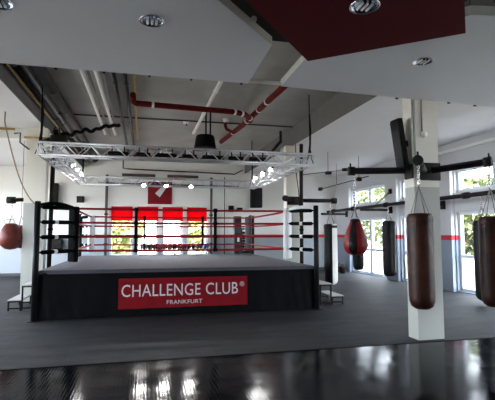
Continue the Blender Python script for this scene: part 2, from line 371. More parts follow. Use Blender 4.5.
# ------------------------------------------------------------------ boxing ring
RX0, RX1, RY0, RY1, RZ = -2.0, 3.75, 9.27, 15.1, .97
ring = thing('boxing_ring', 'black skirted boxing ring with red ropes and grey canvas', 'boxing ring', (0,0,0))
MB().box((RX0+.02,RY0+.03,.02),(RX1-.02,RY1-.02,RZ-.045)).build('platform', M['black'], ring)
cv = MB(); cv.rbox((RX0,RY0,RZ-.05),(RX1,RY1,RZ), .02); cv.build('canvas', M['canvas'], ring)
def apron(p0, p1, name='apron', n=90, rows=10, gather=()):
    p0, p1 = Vector(p0), Vector(p1); d = (p1-p0); nrm = Vector((d.y, -d.x, 0)).normalized()
    mb = MB(); vs = []
    for j in range(rows+1):
        h = j/rows; z = (RZ-.012)*(1-h)+.015*h
        for i in range(n+1):
            u = i/n; p = p0+d*u; x = u*d.length
            w = .016*math.sin(x*7+h*2)*h + .013*math.sin(x*17+1.3*math.sin(h*3))*h + .02*h
            for g, a in gather:
                w += a*math.exp(-((x-g-.15*h)/.06)**2)*min(1, h*1.6)
            vs.append(p + nrm*(w+.006) + Vector((0,0,z)))
    fs = []
    for j in range(rows):
        for i in range(n):
            a = j*(n+1)+i; fs.append((a, a+1, a+n+2, a+n+1))
    return mb.add(vs, fs, True).build(name, M['apron'], ring)
apron((RX0,RY0,0), (RX1,RY0,0), gather=[(.12,.07),(.27,.05),(.42,.03),(5.25,.05),(5.45,.04)])
apron((RX1,RY0,0), (RX1,RY1,0), n=50); apron((RX0,RY1,0), (RX0,RY0,0), n=50); apron((RX1,RY1,0), (RX0,RY1,0), n=50)
MB().box((RX0,RY0-.012,RZ-.075),(RX1,RY0-.006,RZ-.005)).build('apron_hem', M['canvas_edge'], ring)
# banner: follows the skirt, a little in front
bn = MB(); vs = []; fs = []
BX0, BX1, BZ0, BZ1 = -.49, 2.2, .165, .775
def bfront(x, z):
    h = 1-(z/RZ); X = x-RX0
    return RY0-.006-(.016*math.sin(X*7+h*2)*h + .013*math.sin(X*17+1.3*math.sin(h*3))*h + .02*h)-.006
for j in range(7):
    for i in range(41):
        x = BX0+(BX1-BX0)*i/40; z = BZ0+(BZ1-BZ0)*j/6 - .02*(1-j/6.)*math.sin(PI*i/40)*0
        vs.append((x, bfront(x, z)-.004, z))
for j in range(6):
    for i in range(40): a = j*41+i; fs.append((a,a+1,a+42,a+41))
banner = bn.add(vs, fs, True).build('banner', M['redbanner'], ring, label='red banner with white club name on the front of the apron')
def text_mesh(name, s, w, capz, x0, z0, m, parent, yf, off=.004):
    cu = bpy.data.curves.new(name, 'FONT'); cu.body = s; cu.size = 1; cu.resolution_u = 3; cu.space_character = 1.05
    ob = bpy.data.objects.new(name, cu); COL.objects.link(ob)
    dg = bpy.context.evaluated_depsgraph_get(); dg.update()
    me = bpy.data.meshes.new_from_object(ob.evaluated_get(dg)); bpy.data.objects.remove(ob)
    xs = [v.co.x for v in me.vertices]; ys = [v.co.y for v in me.vertices]
    sx = w/(max(xs)-min(xs)); sy = capz/(max(ys)-min(ys)); mx, my = min(xs), min(ys)
    for v in me.vertices:
        x = x0+(v.co.x-mx)*sx; z = z0+(v.co.y-my)*sy; v.co = Vector((x, yf(x, z)-.004-off, z))
    me.materials.clear(); me.materials.append(m)
    o = bpy.data.objects.new(name, me); COL.objects.link(o)
    if parent is not None: o.parent = parent
    return o
text_mesh('lettering', 'CHALLENGE CLUB', 2.42, .245, -.43, .405, M['lettering'], banner, bfront)
text_mesh('registered_mark', '\u00ae', .10, .10, 2.03, .56, M['lettering'], banner, bfront)
text_mesh('lettering', 'FRANKFURT', .74, .08, .48, .235, M['lettering'], banner, bfront)

# posts, ropes, pads
SX0, SX1, SY0, SY1 = -1.46, 3.36, 9.88, 14.69
POST = [(-2.05,9.22),(3.8,9.22),(3.8,15.15),(-2.05,15.15)]
CORN = [(SX0-.03,SY0),(SX1,SY0),(SX1+.18,SY1),(SX0-.2,SY1)]
RH = [2.23,1.93,1.63,1.33]
padm = [M['blackpad'], M['whitepad'], M['greypad'], M['whitepad']]
padl = ['black corner pad', 'white corner pad', 'dark grey corner pad', 'white corner pad']
for k in range(4):
    (px, py), (cx, cy) = POST[k], CORN[k]
    po = MB().tube([(px,py,.0),(px,py,2.31)], .058, 18).lathe([(.058,0),(.05,.02),(.001,.025)], (px,py,2.31), 18)
    po.box((px-.09,py-.09,.0),(px+.09,py+.09,.015)); po.build('corner_post', M['blackmetal'], ring)
    d = Vector((cx-px, cy-py, 0)); L = d.length; d.normalize()
    for h in RH:
        mb = MB()
        a = Vector((px,py,h-.01))+d*.05; b = Vector((cx,cy,h))-d*.02
        mb.tube([a, a+(b-a)*.08, a+(b-a)*.1, a+(b-a)*.9, a+(b-a)*.95, b], [.02,.02,.044,.044,.025,.02], 10)
        tb = mb.build('turnbuckle', M['blackpad'], ring)
        q = a+(b-a)*.48
        MB().tube([q-d*.04, q+d*.04], .046, 10).build('buckle_band', M['whitevinyl'] if h < 2.2 else M['blackpad'], tb)
    # pad hangs inside the rope corner
    n = Vector((-d.y, d.x, 0)); pc = Vector((cx,cy,0))+d*.02
    R = Matrix.Translation(pc) @ Matrix(((d.x,n.x,0,0),(d.y,n.y,0,0),(0,0,1,0),(0,0,0,1)))
    mb = MB(); mb.rbox((-.05,-.12,1.09),(.06,.12,2.27), .035, M=R)
    pad = mb.build('corner_pad', padm[k], ring, label=padl[k])
    # quilted cover arcing from the post top to the pad
    arc = []
    for i in range(9):
        t = i/8; p = Vector((px,py,0)).lerp(Vector((cx,cy,0)), t); p.z = 2.25+.06*math.sin(PI*min(1,t*1.1)); arc.append(p)
    MB().tube(arc, [.02,.03,.035,.038,.04,.042,.045,.045,.03], 10).build('top_cover', padm[k], pad)
def strand(p, q, sag=.012, n=14):
    p, q = Vector(p), Vector(q); out = []
    for i in range(n+1):
        t = i/n; v = p.lerp(q, t); v.z -= sag*4*t*(1-t); out.append(v)
    return out
for k in range(4):
    (ax, ay), (bx, by) = CORN[k], CORN[(k+1) % 4]
    for h in RH:
        MB().tube(strand((ax,ay,h), (bx,by,h)), .025, 10).build('rope', M['rope'], ring)
    fr = {0: (.27,.635), 1: (), 2: (.31,.68), 3: ()}[k]
    for f in fr:
        x, y = ax+(bx-ax)*f, ay+(by-ay)*f; dx = .022 if ay == by else .012; dy = .012 if ay == by else .022
        mb = MB()
        for s in (-1, 1):
            ox, oy = (0, s*.03) if ay == by else (s*.03, 0)
            mb.box((x-dx*1.4+ox, y-dy*.6+oy, RH[3]-.05), (x+dx*1.4+ox, y+dy*.6+oy, RH[0]+.04))
        for h in RH: mb.rbox((x-.045, y-.045, h-.05), (x+.045, y+.045, h+.035), .015)
        mb.build('rope_spacer', M['blackpad'], ring)

# steps at both sides of the ring
def steps(x, y, sgn, label, dz=.28, w=.55, dy=.75):
    t = thing('ring_steps', label, 'steps', (x,y,0), 0, 'ring steps')
    r = .016
    for k in (0, 1):
        h = dz*(k+1)-(0 if k else .04); x0 = sgn*(0 if k else w*.5) ; x1 = sgn*(w*.5 if k else w)
        a, b = min(x0,x1), max(x0,x1)
        MB().rbox((a-.01, 0, h-.025), (b+.01, dy, h), .006).build('tread', M['tread'], t)
        for yy in (.0, dy-.03):
            fr = MB()
            for xx in (a+r, b-r): fr.box((xx-r, yy, 0), (xx+r, yy+.03, h-.026))
            fr.box((a, yy-.001, h-.055), (b, yy+.031, h-.026)); fr.box((a, yy-.001, .04), (b, yy+.031, .07))
            fr.build('frame', M['blackmetal'], t)
    return t
steps(4.10, 9.75, 1, 'two-step ring steps with black frame at the right side of the ring', .25, .6, .9)
steps(-2.34, 10.55, -1, 'two-step ring steps with black frame at the left side of the ring', .28, .54, .9)

# ------------------------------------------------------------------ lighting truss
TX0, TX1, TY0, TY1, TZ0, TZ1 = -2.12, 3.82, 9.35, 14.95, 3.29, 3.54
truss = thing('lighting_truss', 'square aluminium lighting truss hanging above the boxing ring', 'truss', (0,0,0))
def truss_section(p, q, wv, n):
    p, q, wv = Vector(p), Vector(q), Vector(wv); mb = MB(); H = Vector((0,0,TZ1-TZ0))
    off = [Vector((0,0,0)), wv, H, wv+H]
    for o in off: mb.tube([p+o, q+o], .021, 8)
    for a, b in ((0,2),(1,3),(0,1),(2,3)):
        for i in range(n):
            s, e = p+(q-p)*i/n, p+(q-p)*(i+1)/n
            if i % 2: mb.tube([s+off[a], e+off[b]], .011, 6)
            else: mb.tube([s+off[b], e+off[a]], .011, 6)
    for i in (0, n):
        s = p+(q-p)*i/n
        for a, b in ((0,2),(1,3),(0,1),(2,3)): mb.tube([s+off[a], s+off[b]], .013, 6)
    return mb.build('truss_section', M['alu'], truss)
TW = .26
truss_section((TX0,TY0,TZ0), (TX1,TY0,TZ0), (0,TW,0), 24)
truss_section((TX0,TY1-TW,TZ0), (TX1,TY1-TW,TZ0), (0,TW,0), 24)
truss_section((TX0,TY0+TW,TZ0), (TX0,TY1-TW,TZ0), (TW,0,0), 20)
truss_section((TX1-TW,TY0+TW,TZ0), (TX1-TW,TY1-TW,TZ0), (TW,0,0), 20)
for x, y, l in [(TX0+.02,TY0+.13,'black hoist cable at the front left corner of the truss'), (TX1-.05,TY0+.13,'black hoist cable at the front right corner of the truss'),
             (TX0+.13,TY1-.13,'black hoist cable at the back left corner of the truss'), (TX1-.13,TY1-.13,'black hoist cable at the back right corner of the truss')]:
    o = MB().tube([(0,0,TZ1-.02),(0,0,ZH)], .012, 8)
    o.tube([(.01,0,TZ1+.15),(.03,.0,TZ1+.6),(.0,0,TZ1+1.0)], .02, 8).tube([(-.1,0,TZ0+.02),(-.05,0,TZ1-.1),(0,0,TZ1+.25)], .012, 8).tube([(.1,0,TZ0+.02),(.05,0,TZ1-.1),(0,0,TZ1+.25)], .012, 8)
    o = o.build('hoist_cable', M['black']); o.location = (x,y,0); tag(o, l, 'cable', 'hoist cables of the lighting truss')
# lamps clamped to the truss
def make_lamp():
    t = thing('stage_lamp', 'x', 'stage lamp', (0,0,0), 0, 'lit stage lamps on the truss')
    MB().lathe([(.001,.13),(.06,.12),(.085,.06),(.09,-.05),(.095,-.06),(.085,-.055),(.08,-.03)], n=20).build('can', M['blackmetal'], t)
    MB().lathe([(.001,-.062),(.05,-.058),(.082,-.045)], n=20).build('lens', M['lamp'], t)
    mb = MB()
    for s in (-1,1): mb.box((s*.1-.006,-.015,0),(s*.1+.006,.015,.2))
    mb.box((-.106,-.015,.19),(.106,.015,.205)); mb.tube([(0,0,.2),(0,0,.26)], .015, 8); mb.build('yoke', M['blackmetal'], t)
    return t
L0 = None
LP = [(-1.98,12.9,3.62,'front one of the three lit lamps on the left side of the truss'),(-1.98,13.7,3.62,'middle one of the three lit lamps on the left side of the truss'),(-1.98,14.5,3.60,'rear one of the three lit lamps on the left side of the truss'),
      (3.68,12.4,3.62,'front one of the three lit lamps on the right side of the truss'),(3.68,13.3,3.62,'middle one of the three lit lamps on the right side of the truss'),(3.68,14.2,3.60,'rear one of the three lit lamps on the right side of the truss'),
      (-.05,14.5,3.28,'leftmost of the three lit lamps on the back of the truss'),(.68,14.5,3.28,'lit lamp on the back of the truss above the maroon sign'),(1.5,14.5,3.28,'rightmost of the three lit lamps on the back of the truss')]
for x, y, z, l in LP:
    if L0 is None: L0 = make_lamp(); o = L0
    else: o = dup(L0, (x,y,z))
    o.location = (x,y,z); o['label'] = l; o.scale = (.72,.72,.72)
    cx, cy = .9, 8.5; o.rotation_euler = (0,0,0)
    dx, dy = cx-x, cy-y; q = math.atan2(dy, dx); o.rotation_euler = (math.radians(55), 0, q-PI/2)
    ld = bpy.data.lights.new('stage_light', 'SPOT'); ld.energy = 18; ld.spot_size = math.radians(110); ld.spot_blend = .6; ld.shadow_soft_size = .07; ld.color = (1,.97,.95)
    lo = bpy.data.objects.new('stage_light', ld); COL.objects.link(lo); dv = Vector((dx,dy,0)).normalized()*.1; lo.location = (x+dv.x*1.0, y+dv.y*1.0, z-.1)
    lo.rotation_euler = (math.radians(38), 0, q-PI/2)
# black light bars carried inside the front section
for i, (x0, w, l) in enumerate([(-.78,.42,'first black light bar in the front truss, above the left ropes'),(-.2,.3,'short black light bar in the front truss, second from left'),(.18,.48,'long black light bar in the front truss near the yellow pipe'),(.78,.32,'black light bar in the front truss left of the centre'),(1.22,.5,'black light bar in the front truss just left of the round hanging fixture'),(1.82,.34,'black light bar in the front truss just right of the round hanging fixture'),(2.3,.4,'rightmost black light bar in the front truss')]):
    t = thing('light_bar', l, 'light fixture', (x0, TY0+.13, TZ0+.09), 0, 'black light bars in the front truss')
    MB().rbox((0,-.05,-.03),(w,.05,.05), .015).build('housing', M['black'], t)
    for q in (.2,.8): MB().box((w*q-.012,-.015,.045),(w*q+.012,.015,.17)).build('clamp', M['blackmetal'], t)
# tangled black cable loom at the left end
pts = []
for i in range(40):
    a = i/39; pts.append((-1.93+1.35*a, 9.9+.03*math.sin(i*.9), 3.80+.06*math.sin(a*PI)+.34*a*a+.022*math.sin(i*1.1)+.02*math.sin(i*.47)))
tag(MB().tube(pts, .04, 8).build('cable_loom', M['black']), 'lumpy black cable loom rising from the front left corner of the truss', 'cable')
t = thing('chain_hoist', 'dark motor hoist above the front left corner of the truss', 'hoist', (-1.75,9.48,3.56))
MB().rbox((-.16,-.09,0),(.16,.09,.16), .03).tube([(-.16,0,.08),(-.3,.02,.02)], .04, 8).build('motor_body', M['dustyblack'], t)
MB().tube([(0,0,.16),(.0,0,.3),(-.08,0,.34),(-.14,0,.2)], .012, 6).build('cable', M['grey_pipe'], t)

# ------------------------------------------------------------------ pipes and ducts under the ceiling
def pipe(name, pts, r, m, label, n=14, collars=(), cm=None, rc=1.25, cat='pipe'):
    o = MB().tube(pts, r, n).build(name, m); tag(o, label, cat)
    if pts[0][2] > 4.5 and pts[0][1] < 9 or 'thin red pipe' in label:
        for i, q in enumerate((.25,.75)):
            p = Vector(pts[0]).lerp(Vector(pts[-1]), q) if 'main' not in label else Vector(pts[1 if q < .5 else 2])
            if ZH - p.z > r+.02: MB().tube([(p.x,p.y,p.z+r*.5),(p.x,p.y,ZH)], .007, 6).build('hanger', M['grey_pipe'], o)
    for t in collars:
        i = t*(len(pts)-1); k = min(int(i), len(pts)-2); f = i-k; p = Vector(pts[k]).lerp(Vector(pts[k+1]), f); d = (Vector(pts[k+1])-Vector(pts[k])).normalized()
        MB().tube([p-d*.03, p+d*.03], r*rc, n).build('collar', cm or m, o)
    return o
pipe('ventilation_duct', [(-2.0,6.0,4.82),(-2.05,18.95,4.82)], .13, M['dark_duct'], 'fat dark ventilation duct under the ceiling left of the white tubes', 24, (.1,.3,.42,.6,.8), M['dark_duct'], 1.06, 'duct')
pipe('ventilation_duct', [(-2.17,6.0,4.70),(-2.22,18.95,4.70)], .035, M['silver_duct'], 'slim grey pipe running along the fat dark duct', 14, (.3,.5), M['dark_duct'], 1.2)
pipe('brass_pipe', [(-2.40,5.9,4.66),(-2.42,18.95,4.66)], .025, M['brass'], 'thin brass pipe beside the left ceiling step', 10)
pipe('service_pipe', [(-2.41,5.9,4.86),(-2.41,18.95,4.86)], .08, M['dark_duct'], 'dark pipe in the corner of the left ceiling step', 14, (.2,.5,.7))
pipe('white_tube', [(-1.20,6.0,4.78),(-1.24,13.9,4.78)], .035, M['whitepipe'], 'left of two parallel white tubes under the ceiling', 12, (.3,.8))
pipe('white_tube', [(-.97,6.0,4.78),(-.94,13.9,4.78)], .035, M['whitepipe'], 'right of two parallel white tubes under the ceiling', 12, (.3,.8))
for x in (-1.13, -.88):
    pipe('service_pipe', [(x,6.0,4.86),(x,14.5,4.86)], .028, M['silver_duct'], 'slim grey pipe lying beside the %s white tube' % ('left' if x < -1 else 'right'), 10)
pipe('dark_conduit', [(-.64,6.0,4.84),(-.66,18.9,4.84)], .04, M['grey_pipe'], 'left of two dark conduits under the ceiling', 12, (.25,.5,.75))
pipe('dark_conduit', [(-.43,6.0,4.84),(-.42,18.9,4.84)], .04, M['grey_pipe'], 'right of two dark conduits under the ceiling', 12, (.25,.5,.75))
pipe('yellow_pipe', [(-.25,6.0,4.91),(-.29,15,4.91)], .028, M['yellow'], 'thin yellow pipe under the ceiling above the ring', 10, (.3,.6))
pipe('white_strip', [(1.53,6.0,4.88),(1.47,13.6,4.88)], .045, M['whitepipe'], 'single pale tube under the ceiling in front of the round hanging fixture', 12, (.3,.45,.7))
RB = [(-.30,9.75,4.78),(-.30,10.05,4.72),(-.24,10.2,4.72),(2.15,10.45,4.74),(2.45,10.6,4.74),(2.72,11.0,4.74),(2.74,11.2,4.74)]
pipe('sprinkler_pipe', RB, .068, M['sprinkler'], 'red-brown sprinkler pipe running across the ceiling', 14, (.36,.5,.62,.8), M['whitepipe'], 1.1)
pipe('sprinkler_pipe', [(2.95,6.1,4.82),(2.80,9.5,4.82),(2.72,12,4.82),(2.50,14.4,4.82)], .072, M['sprinkler'], 'red-brown sprinkler main running back toward the far wall', 14, (.2,.36,.45,.6,.8), M['whitepipe'], 1.1)
pipe('sprinkler_pipe', [(2.28,12.4,4.99),(2.28,12.4,4.86),(2.34,12.5,4.80),(2.62,12.9,4.80)], .045, M['sprinkler'], 'short red elbow with a sprinkler branch right of the round fixture', 12)
pipe('cross_conduit', [(CL+.02,12.46,4.96),(CR-.02,12.40,4.96)], .022, M['grey_pipe'], 'thin dark conduit crossing the ceiling from side to side', 8)
pipe('sprinkler_pipe', [(-1.6,17.6,4.78),(2.0,17.6,4.78),(2.4,17.6,4.78)], .03, M['sprinkler'], 'thin red pipe near the ceiling at the far wall', 8, (.3,.5))
pipe('dark_conduit', [(-.92,18.85,4.95),(-.92,18.85,4.44),(-.7,18.85,4.42),(3.9,18.85,4.34),(4.2,18.6,4.5)], .026, M['black'], 'black angled conduit along the top of the far wall', 8)
pipe('wall_pipe', [(-1.9,18.9,4.02),(4.1,18.9,4.02)], .022, M['grey_pipe'], 'upper thin horizontal pipe on the far wall', 8)
pipe('wall_pipe', [(-1.9,18.9,3.80),(4.1,18.9,3.80)], .022, M['grey_pipe'], 'lower thin horizontal pipe on the far wall', 8)
for x, l in ((-1.56,'grey standpipe on the far wall left of the red blinds'),(2.85,'grey standpipe on the far wall right of the red blinds')):
    pipe('standpipe', [(x,18.86,.01),(x,18.86,4.15)], .055, M['stand'], l, 12, (.3,.6,.98), M['dustyblack'], 1.5)
pipe('wall_pipe', [(3.45,18.9,.01),(3.45,18.9,4.2)], .02, M['grey_pipe'], 'thin pipe on the far wall beside the right standpipe', 8)
for x0, x1, l in ((-.95,.42,'left tubular heater high on the far wall'),(.92,2.25,'right tubular heater high on the far wall')):
    t = thing('tube_heater', l, 'heater', (x0,18.75,4.15), 0, 'tubular heaters on the far wall')
    MB().tube([(0,0,0),(x1-x0,0,0)], .06, 12).build('heater_tube', M['heater'], t)
    mb = MB()
    for q in (.1,.9): mb.box(((x1-x0)*q-.015,0,-.02),((x1-x0)*q+.015,.25,.02))
    mb.build('bracket', M['dustyblack'], t)
# black poles with cable beside the second pair of columns
for x, y, l in ((-2.38,11.95,'black vertical pole beside the left column, behind the ring'),(4.12,11.9,'black vertical pole by the right column, behind the ring')):
    pass
o = pipe('black_pole', [(-2.38,12.1,.01),(-2.36,12.1,ZL-.8),(-2.30,12.0,ZL)], .055, M['dustyblack'], 'black vertical pole beside the left column behind the ring', 12, (.25,.5), M['black'])
o = pipe('black_pole', [(4.56,12.2,.01),(4.57,12.2,3.6),(4.58,12.2,ZL-.01)], .055, M['dustyblack'], 'black vertical pole in front of the rear right column', 12, (.25,.5), M['black'])
pipe('black_cable', [(4.42,12.25,ZL-.01),(4.42,12.25,3.6),(4.47,12.15,2.9),(4.49,12.13,2.2)], .014, M['black'], 'loose black cable beside the pole at the rear right column', 8, cat='cable')

# big round black hanging fixture
t = thing('pendant_fixture', 'big black bell-shaped fixture hanging above the ring', 'hanging fixture', (1.56,11.5,0))
MB().lathe([(.001,4.34),(.22,4.34),(.25,4.30),(.295,4.02),(.31,3.97),(.29,3.96),(.001,4.0)], n=32).build('shade', M['black'], t)
MB().lathe([(.305,4.0),(.32,3.985),(.305,3.965)], n=32).build('rim', M['dustyblack'], t)
for s in (.02,.14): MB().tube([(s,0,4.32),(s,0,ZH)], .022, 8).build('hanger', M['black'], t)
# small ceiling units
for x, y, l in ((2.25,12.1,'small white sprinkler head box above the red elbow'),(1.15,12.6,'small white box on the ceiling left of the round fixture')):
    t = thing('ceiling_box', l, 'ceiling box', (x,y,ZH))
    MB().lathe([(.001,-.09),(.08,-.085),(.10,-.02),(.10,-.001)], n=16).build('cover', M['whitepipe'], t); MB().tube([(0,0,-.14),(0,0,-.085)], .02, 8).build('nozzle', M['dustyblack'], t)
t = thing('spotlight', 'black spotlight pair clamped high at the right edge of the raised ceiling', 'spotlight', (4.15,13.2,4.5))
MB().tube([(-.18,.25,-.2),(.0,.05,.05),(.08,-.05,.16)], [.045,.055,.04], 12).build('can', M['dustyblack'], t)
MB().box((.05,-.07,.1),(.12,.0,.5)).build('bracket', M['dustyblack'], t)
MB().add([(.1,.2,-.25),(.42,.2,-.28),(.2,.2,.02)], [(0,1,2)]).add([(.1,.26,-.25),(.42,.26,-.28),(.2,.26,.02)], [(0,2,1)]).build('white_shield', M['whitepipe'], t)

# ------------------------------------------------------------------ bag racks and bags
def arm(mb, p, q, r, z_half=None):
    mb.tube([p, q], r, 12)
def bag_rack_near():
    t = thing('bag_rack', 'dark steel bag rack with three arms bolted to the near square column', 'bag rack', (0,0,0))
    MB().rbox((4.33,6.165,2.57),(4.76,6.198,2.86), .008).rbox((4.245,6.2,2.60),(4.279,6.42,2.84), .008).build('mounting_plate', M['dustyblack'], t)
    for p, q in (((4.2,6.32,2.74),(3.35,6.6,2.74)), ((4.45,6.18,2.72),(3.87,5.5,2.76)), ((4.62,6.18,2.74),(5.10,5.50,2.79))):
        d = (Vector(q)-Vector(p)).normalized()
        a = MB().tube([p, q], .055, 12).build('arm', M['rail'], t)
        MB().tube([Vector(q)-d*.07, Vector(q)+d*.04], .075, 14).tube([Vector(q)+Vector((0,0,.05)), Vector(q)+Vector((0,0,.13))], .014, 8).build('end_cap', M['dustyblack'], a)
    return t
bag_rack_near()
def straps(mb, top, rr, zt, n=4, r=.009, off=.4):
    for k in range(n):
        q = 2*PI*k/n+off; mb.tube([(0,0,top),(rr*math.cos(q), rr*math.sin(q), zt)], r*.8, 6)
def chain(mb, z0, z1, step=.05, r=.007):
    z = z0; i = 0
    while z < z1:
        dx, dy = ((.016,0) if i % 2 else (0,.016))
        mb.tube([(-dx,-dy,z),(-dx,-dy,z+step*1.2)], r, 6); mb.tube([(dx,dy,z),(dx,dy,z+step*1.2)], r, 6)
        mb.tube([(-dx,-dy,z),(dx,dy,z)], r, 6); mb.tube([(-dx,-dy,z+step*1.2),(dx,dy,z+step*1.2)], r, 6)
        z += step; i += 1
def heavy_bag(loc, z0, z1, r, ztop, mats, label, two=None, tophat=True):
    t = thing('punching_bag', label, 'punching bag', (loc[0],loc[1],0), 0, 'punching bags')
    H = z1-z0
    prof = [(.001,z0),(r*.55,z0+.012),(r*.85,z0+.05),(r*.98,z0+.12),(r,z0+.2),(r*1.01,z0+H*.4),(r,z0+H*.7),(r*.99,z1-.10),(r*.97,z1-.03),(r*.9,z1),(r*.5,z1+.008),(.001,z1+.01)]
    colf = None
    if two: colf = lambda i, k, n: 1 if ((k/n*2*PI - two) % (2*PI)) < PI else 0
    MB().lathe(prof, n=32, colf=colf).build('body', mats, t)
    MB().lathe([(r*1.005,z1-.12),(r*1.02,z1-.11),(r*1.02,z1-.05),(r*1.0,z1-.04)], n=32).build('top_band', mats[0], t)
    mb = MB(); straps(mb, z1+(ztop-z1)*.55, r*.9, z1-.05, 4, .008); mb.build('strap', M['silver_duct'], t)
    mb = MB(); chain(mb, z1+(ztop-z1)*.55, ztop-.03); mb.build('chain', M['chrome'], t)
    return t
heavy_bag((3.87,5.5), .62, 1.98, .178, 2.72, [M['brownleather']], 'worn brown leather heavy bag hanging in front of the near column')
heavy_bag((5.10,5.50), .60, 1.95, .18, 2.75, [M['brownleather']], 'dark brown heavy bag hanging at the right edge of the picture')
# rail along the window wall, with its bags
t = thing('bag_rail', 'long dark steel rail running along the window wall', 'rail', (0,0,0))
MB().tube([(7.8,5.2,2.64),(7.8,17.6,2.64)], .055, 12).build('rail_tube', M['rail'], t)
for y in (6.6, 9.2, 12.9, 15.2, 17.0): MB().tube([(7.8,y-.09,2.64),(7.8,y+.09,2.64)], .085, 12).build('clamp', M['dustyblack'], t)
for y in (17.7, 14.15, 11.3, 7.7):
    b = MB().box((7.55,y-.045,2.50),(8.76,y+.045,2.59)).build('wall_arm', M['rail'], t)
    MB().rbox((8.735,y-.1,2.42),(8.775,y+.1,2.68), .008).build('wall_plate', M['dustyblack'], b)
MB().tube([(8.0,14.15,2.60),(8.74,14.15,3.22)], .028, 10).build('strut', M['silver_duct'], t)
MB().rbox((8.72,14.07,3.14),(8.775,14.23,3.32), .01).build('strut_plate', M['dustyblack'], t)
heavy_bag((7.8,12.75), .30, 2.10, .205, 2.60, [M['blackleather']], 'long black heavy bag on the rail just left of the near column')
heavy_bag((7.8,14.85), .33, 2.02, .2, 2.60, [M['blackleather']], 'black heavy bag behind the red and black teardrop bag')
heavy_bag((7.8,8.70), .12, 2.0, .2, 2.60, [M['blackleather']], 'long black heavy bag behind the dark brown bag at the right edge')
# spreader plates seen on top of rail bags
# teardrop bag
t = thing('teardrop_bag', 'red and black teardrop punching bag on the left arm of the near column', 'punching bag', (3.41,6.58,0), .0, 'punching bags')
prof = [(.001,1.335),(.07,1.34),(.14,1.375),(.185,1.43),(.203,1.50),(.197,1.57),(.175,1.66),(.145,1.76),(.11,1.84),(.09,1.89),(.08,1.925),(.05,1.94),(.001,1.945)]
MB().lathe(prof, n=36, colf=lambda i, k, n: 1 if ((k/n*360-228+20) % 120) > 40 and i < 9 else 0).build('body', [M['blackleather'], M['redleather']], t)
mb = MB(); straps(mb, 2.12, .06, 1.96, 3, .008); mb.build('strap', M['silver_duct'], t)
mb = MB(); chain(mb, 2.12, 2.68); mb.build('chain', M['chrome'], t)
# rack on the rear right column + white and black bag
t = thing('bag_rack', 'dark steel bag rack with two arms bolted to the rear right column', 'bag rack', (0,0,0))
MB().rbox((4.22,12.462,2.56),(4.65,12.498,2.82), .008).build('mounting_plate', M['dustyblack'], t)
for p, q in (((4.6,12.45,2.70),(5.72,12.35,2.70)), ((4.3,12.45,2.72),(4.0,12.0,2.72))):
    d = (Vector(q)-Vector(p)).normalized()
    a = MB().tube([p, q], .06, 12).build('arm', M['rail'], t); MB().tube([Vector(q)-d*.1, Vector(q)+d*.05], .09, 12).build('end_cap', M['dustyblack'], a)
heavy_bag((5.57,12.36), .14, 1.98, .2, 2.66, [M['blackleather'], M['whitevinyl']], 'half white half black heavy bag beside the ring steps', two=-PI/2-.35)
# round ball on the left column
t = thing('bag_rack', 'short dark steel arm bolted to the left column', 'bag rack', (0,0,0))
MB().tube([(-2.98,11.95,2.55),(-3.30,11.9,2.53)], .05, 10).build('arm', M['rail'], t); MB().tube([(-3.17,11.9,2.53),(-3.36,11.9,2.53)], .085, 12).build('end_cap', M['dustyblack'], t)
t = thing('round_punching_ball', 'round red-brown leather punching ball hanging at the far left', 'punching bag', (-3.24,11.9,0), 0, 'punching bags')
prof = [(.001,1.29),(.12,1.31),(.20,1.37),(.262,1.47),(.285,1.58),(.275,1.68),(.23,1.79),(.17,1.88),(.13,1.93),(.1,1.945),(.001,1.95)]
MB().lathe(prof, n=32).build('body', M['ballleather'], t)
mb = MB(); straps(mb, 2.14, .10, 1.93, 3, .01)
mb.tube([(.12*math.cos(a)-.05, 0, 1.99+.06*math.sin(a)) for a in [i*PI/8 for i in range(17)]], .01, 6); mb.build('strap', M['silver_duct'], t)
mb = MB(); chain(mb, 2.14, 2.46); mb.build('chain', M['chrome'], t)
# second red ball just behind, mostly hidden
t = thing('round_punching_ball', 'bright red punching ball showing behind the red-brown one', 'punching bag', (-3.45,13.6,0), 0, 'punching bags')
MB().lathe([(r*1.0,z-.02) for r,z in prof], n=28).build('body', M['redleather'], t)
mb = MB(); straps(mb, 2.2, .1, 1.91, 3, .01); mb.tube([(0,0,2.2),(0,0,ZL)], .008, 6); mb.build('strap', M['silver_duct'], t)
# tan rope looping from the ceiling to the left column
pts = [(-3.05,10.4,ZL-.01)]
for i in range(16):
    a = i/15; pts.append((-3.05+.72*a, 10.4+.4*a*0, 4.15-1.85*a-.35*math.sin(a*PI)))
tag(MB().tube(pts, .014, 8).build('climbing_rope', M['hemp']), 'tan rope hanging in a curve from the left ceiling to the ring post', 'rope')
# brown rails at the top of the left bay + crank
pipe('curtain_rail', [(XL+.1,11.9,4.34),(-3.25,11.9,4.34)], .03, M['brass'], 'brown rail under the beam at the far upper left', 10, cat='rail')
pipe('curtain_rail', [(-3.0,11.80,4.12),(-2.2,11.80,4.12)], .028, M['brass'], 'short brown rail across the top of the left column', 10, cat='rail')
pipe('crank_handle', [(-3.22,11.75,4.2),(-3.08,11.75,4.22),(-3.08,11.75,3.98),(-2.96,11.80,3.88),(-2.88,11.84,3.82)], .018, M['dustyblack'], 'small dark cranked handle near the top of the left column', 8, cat='handle')

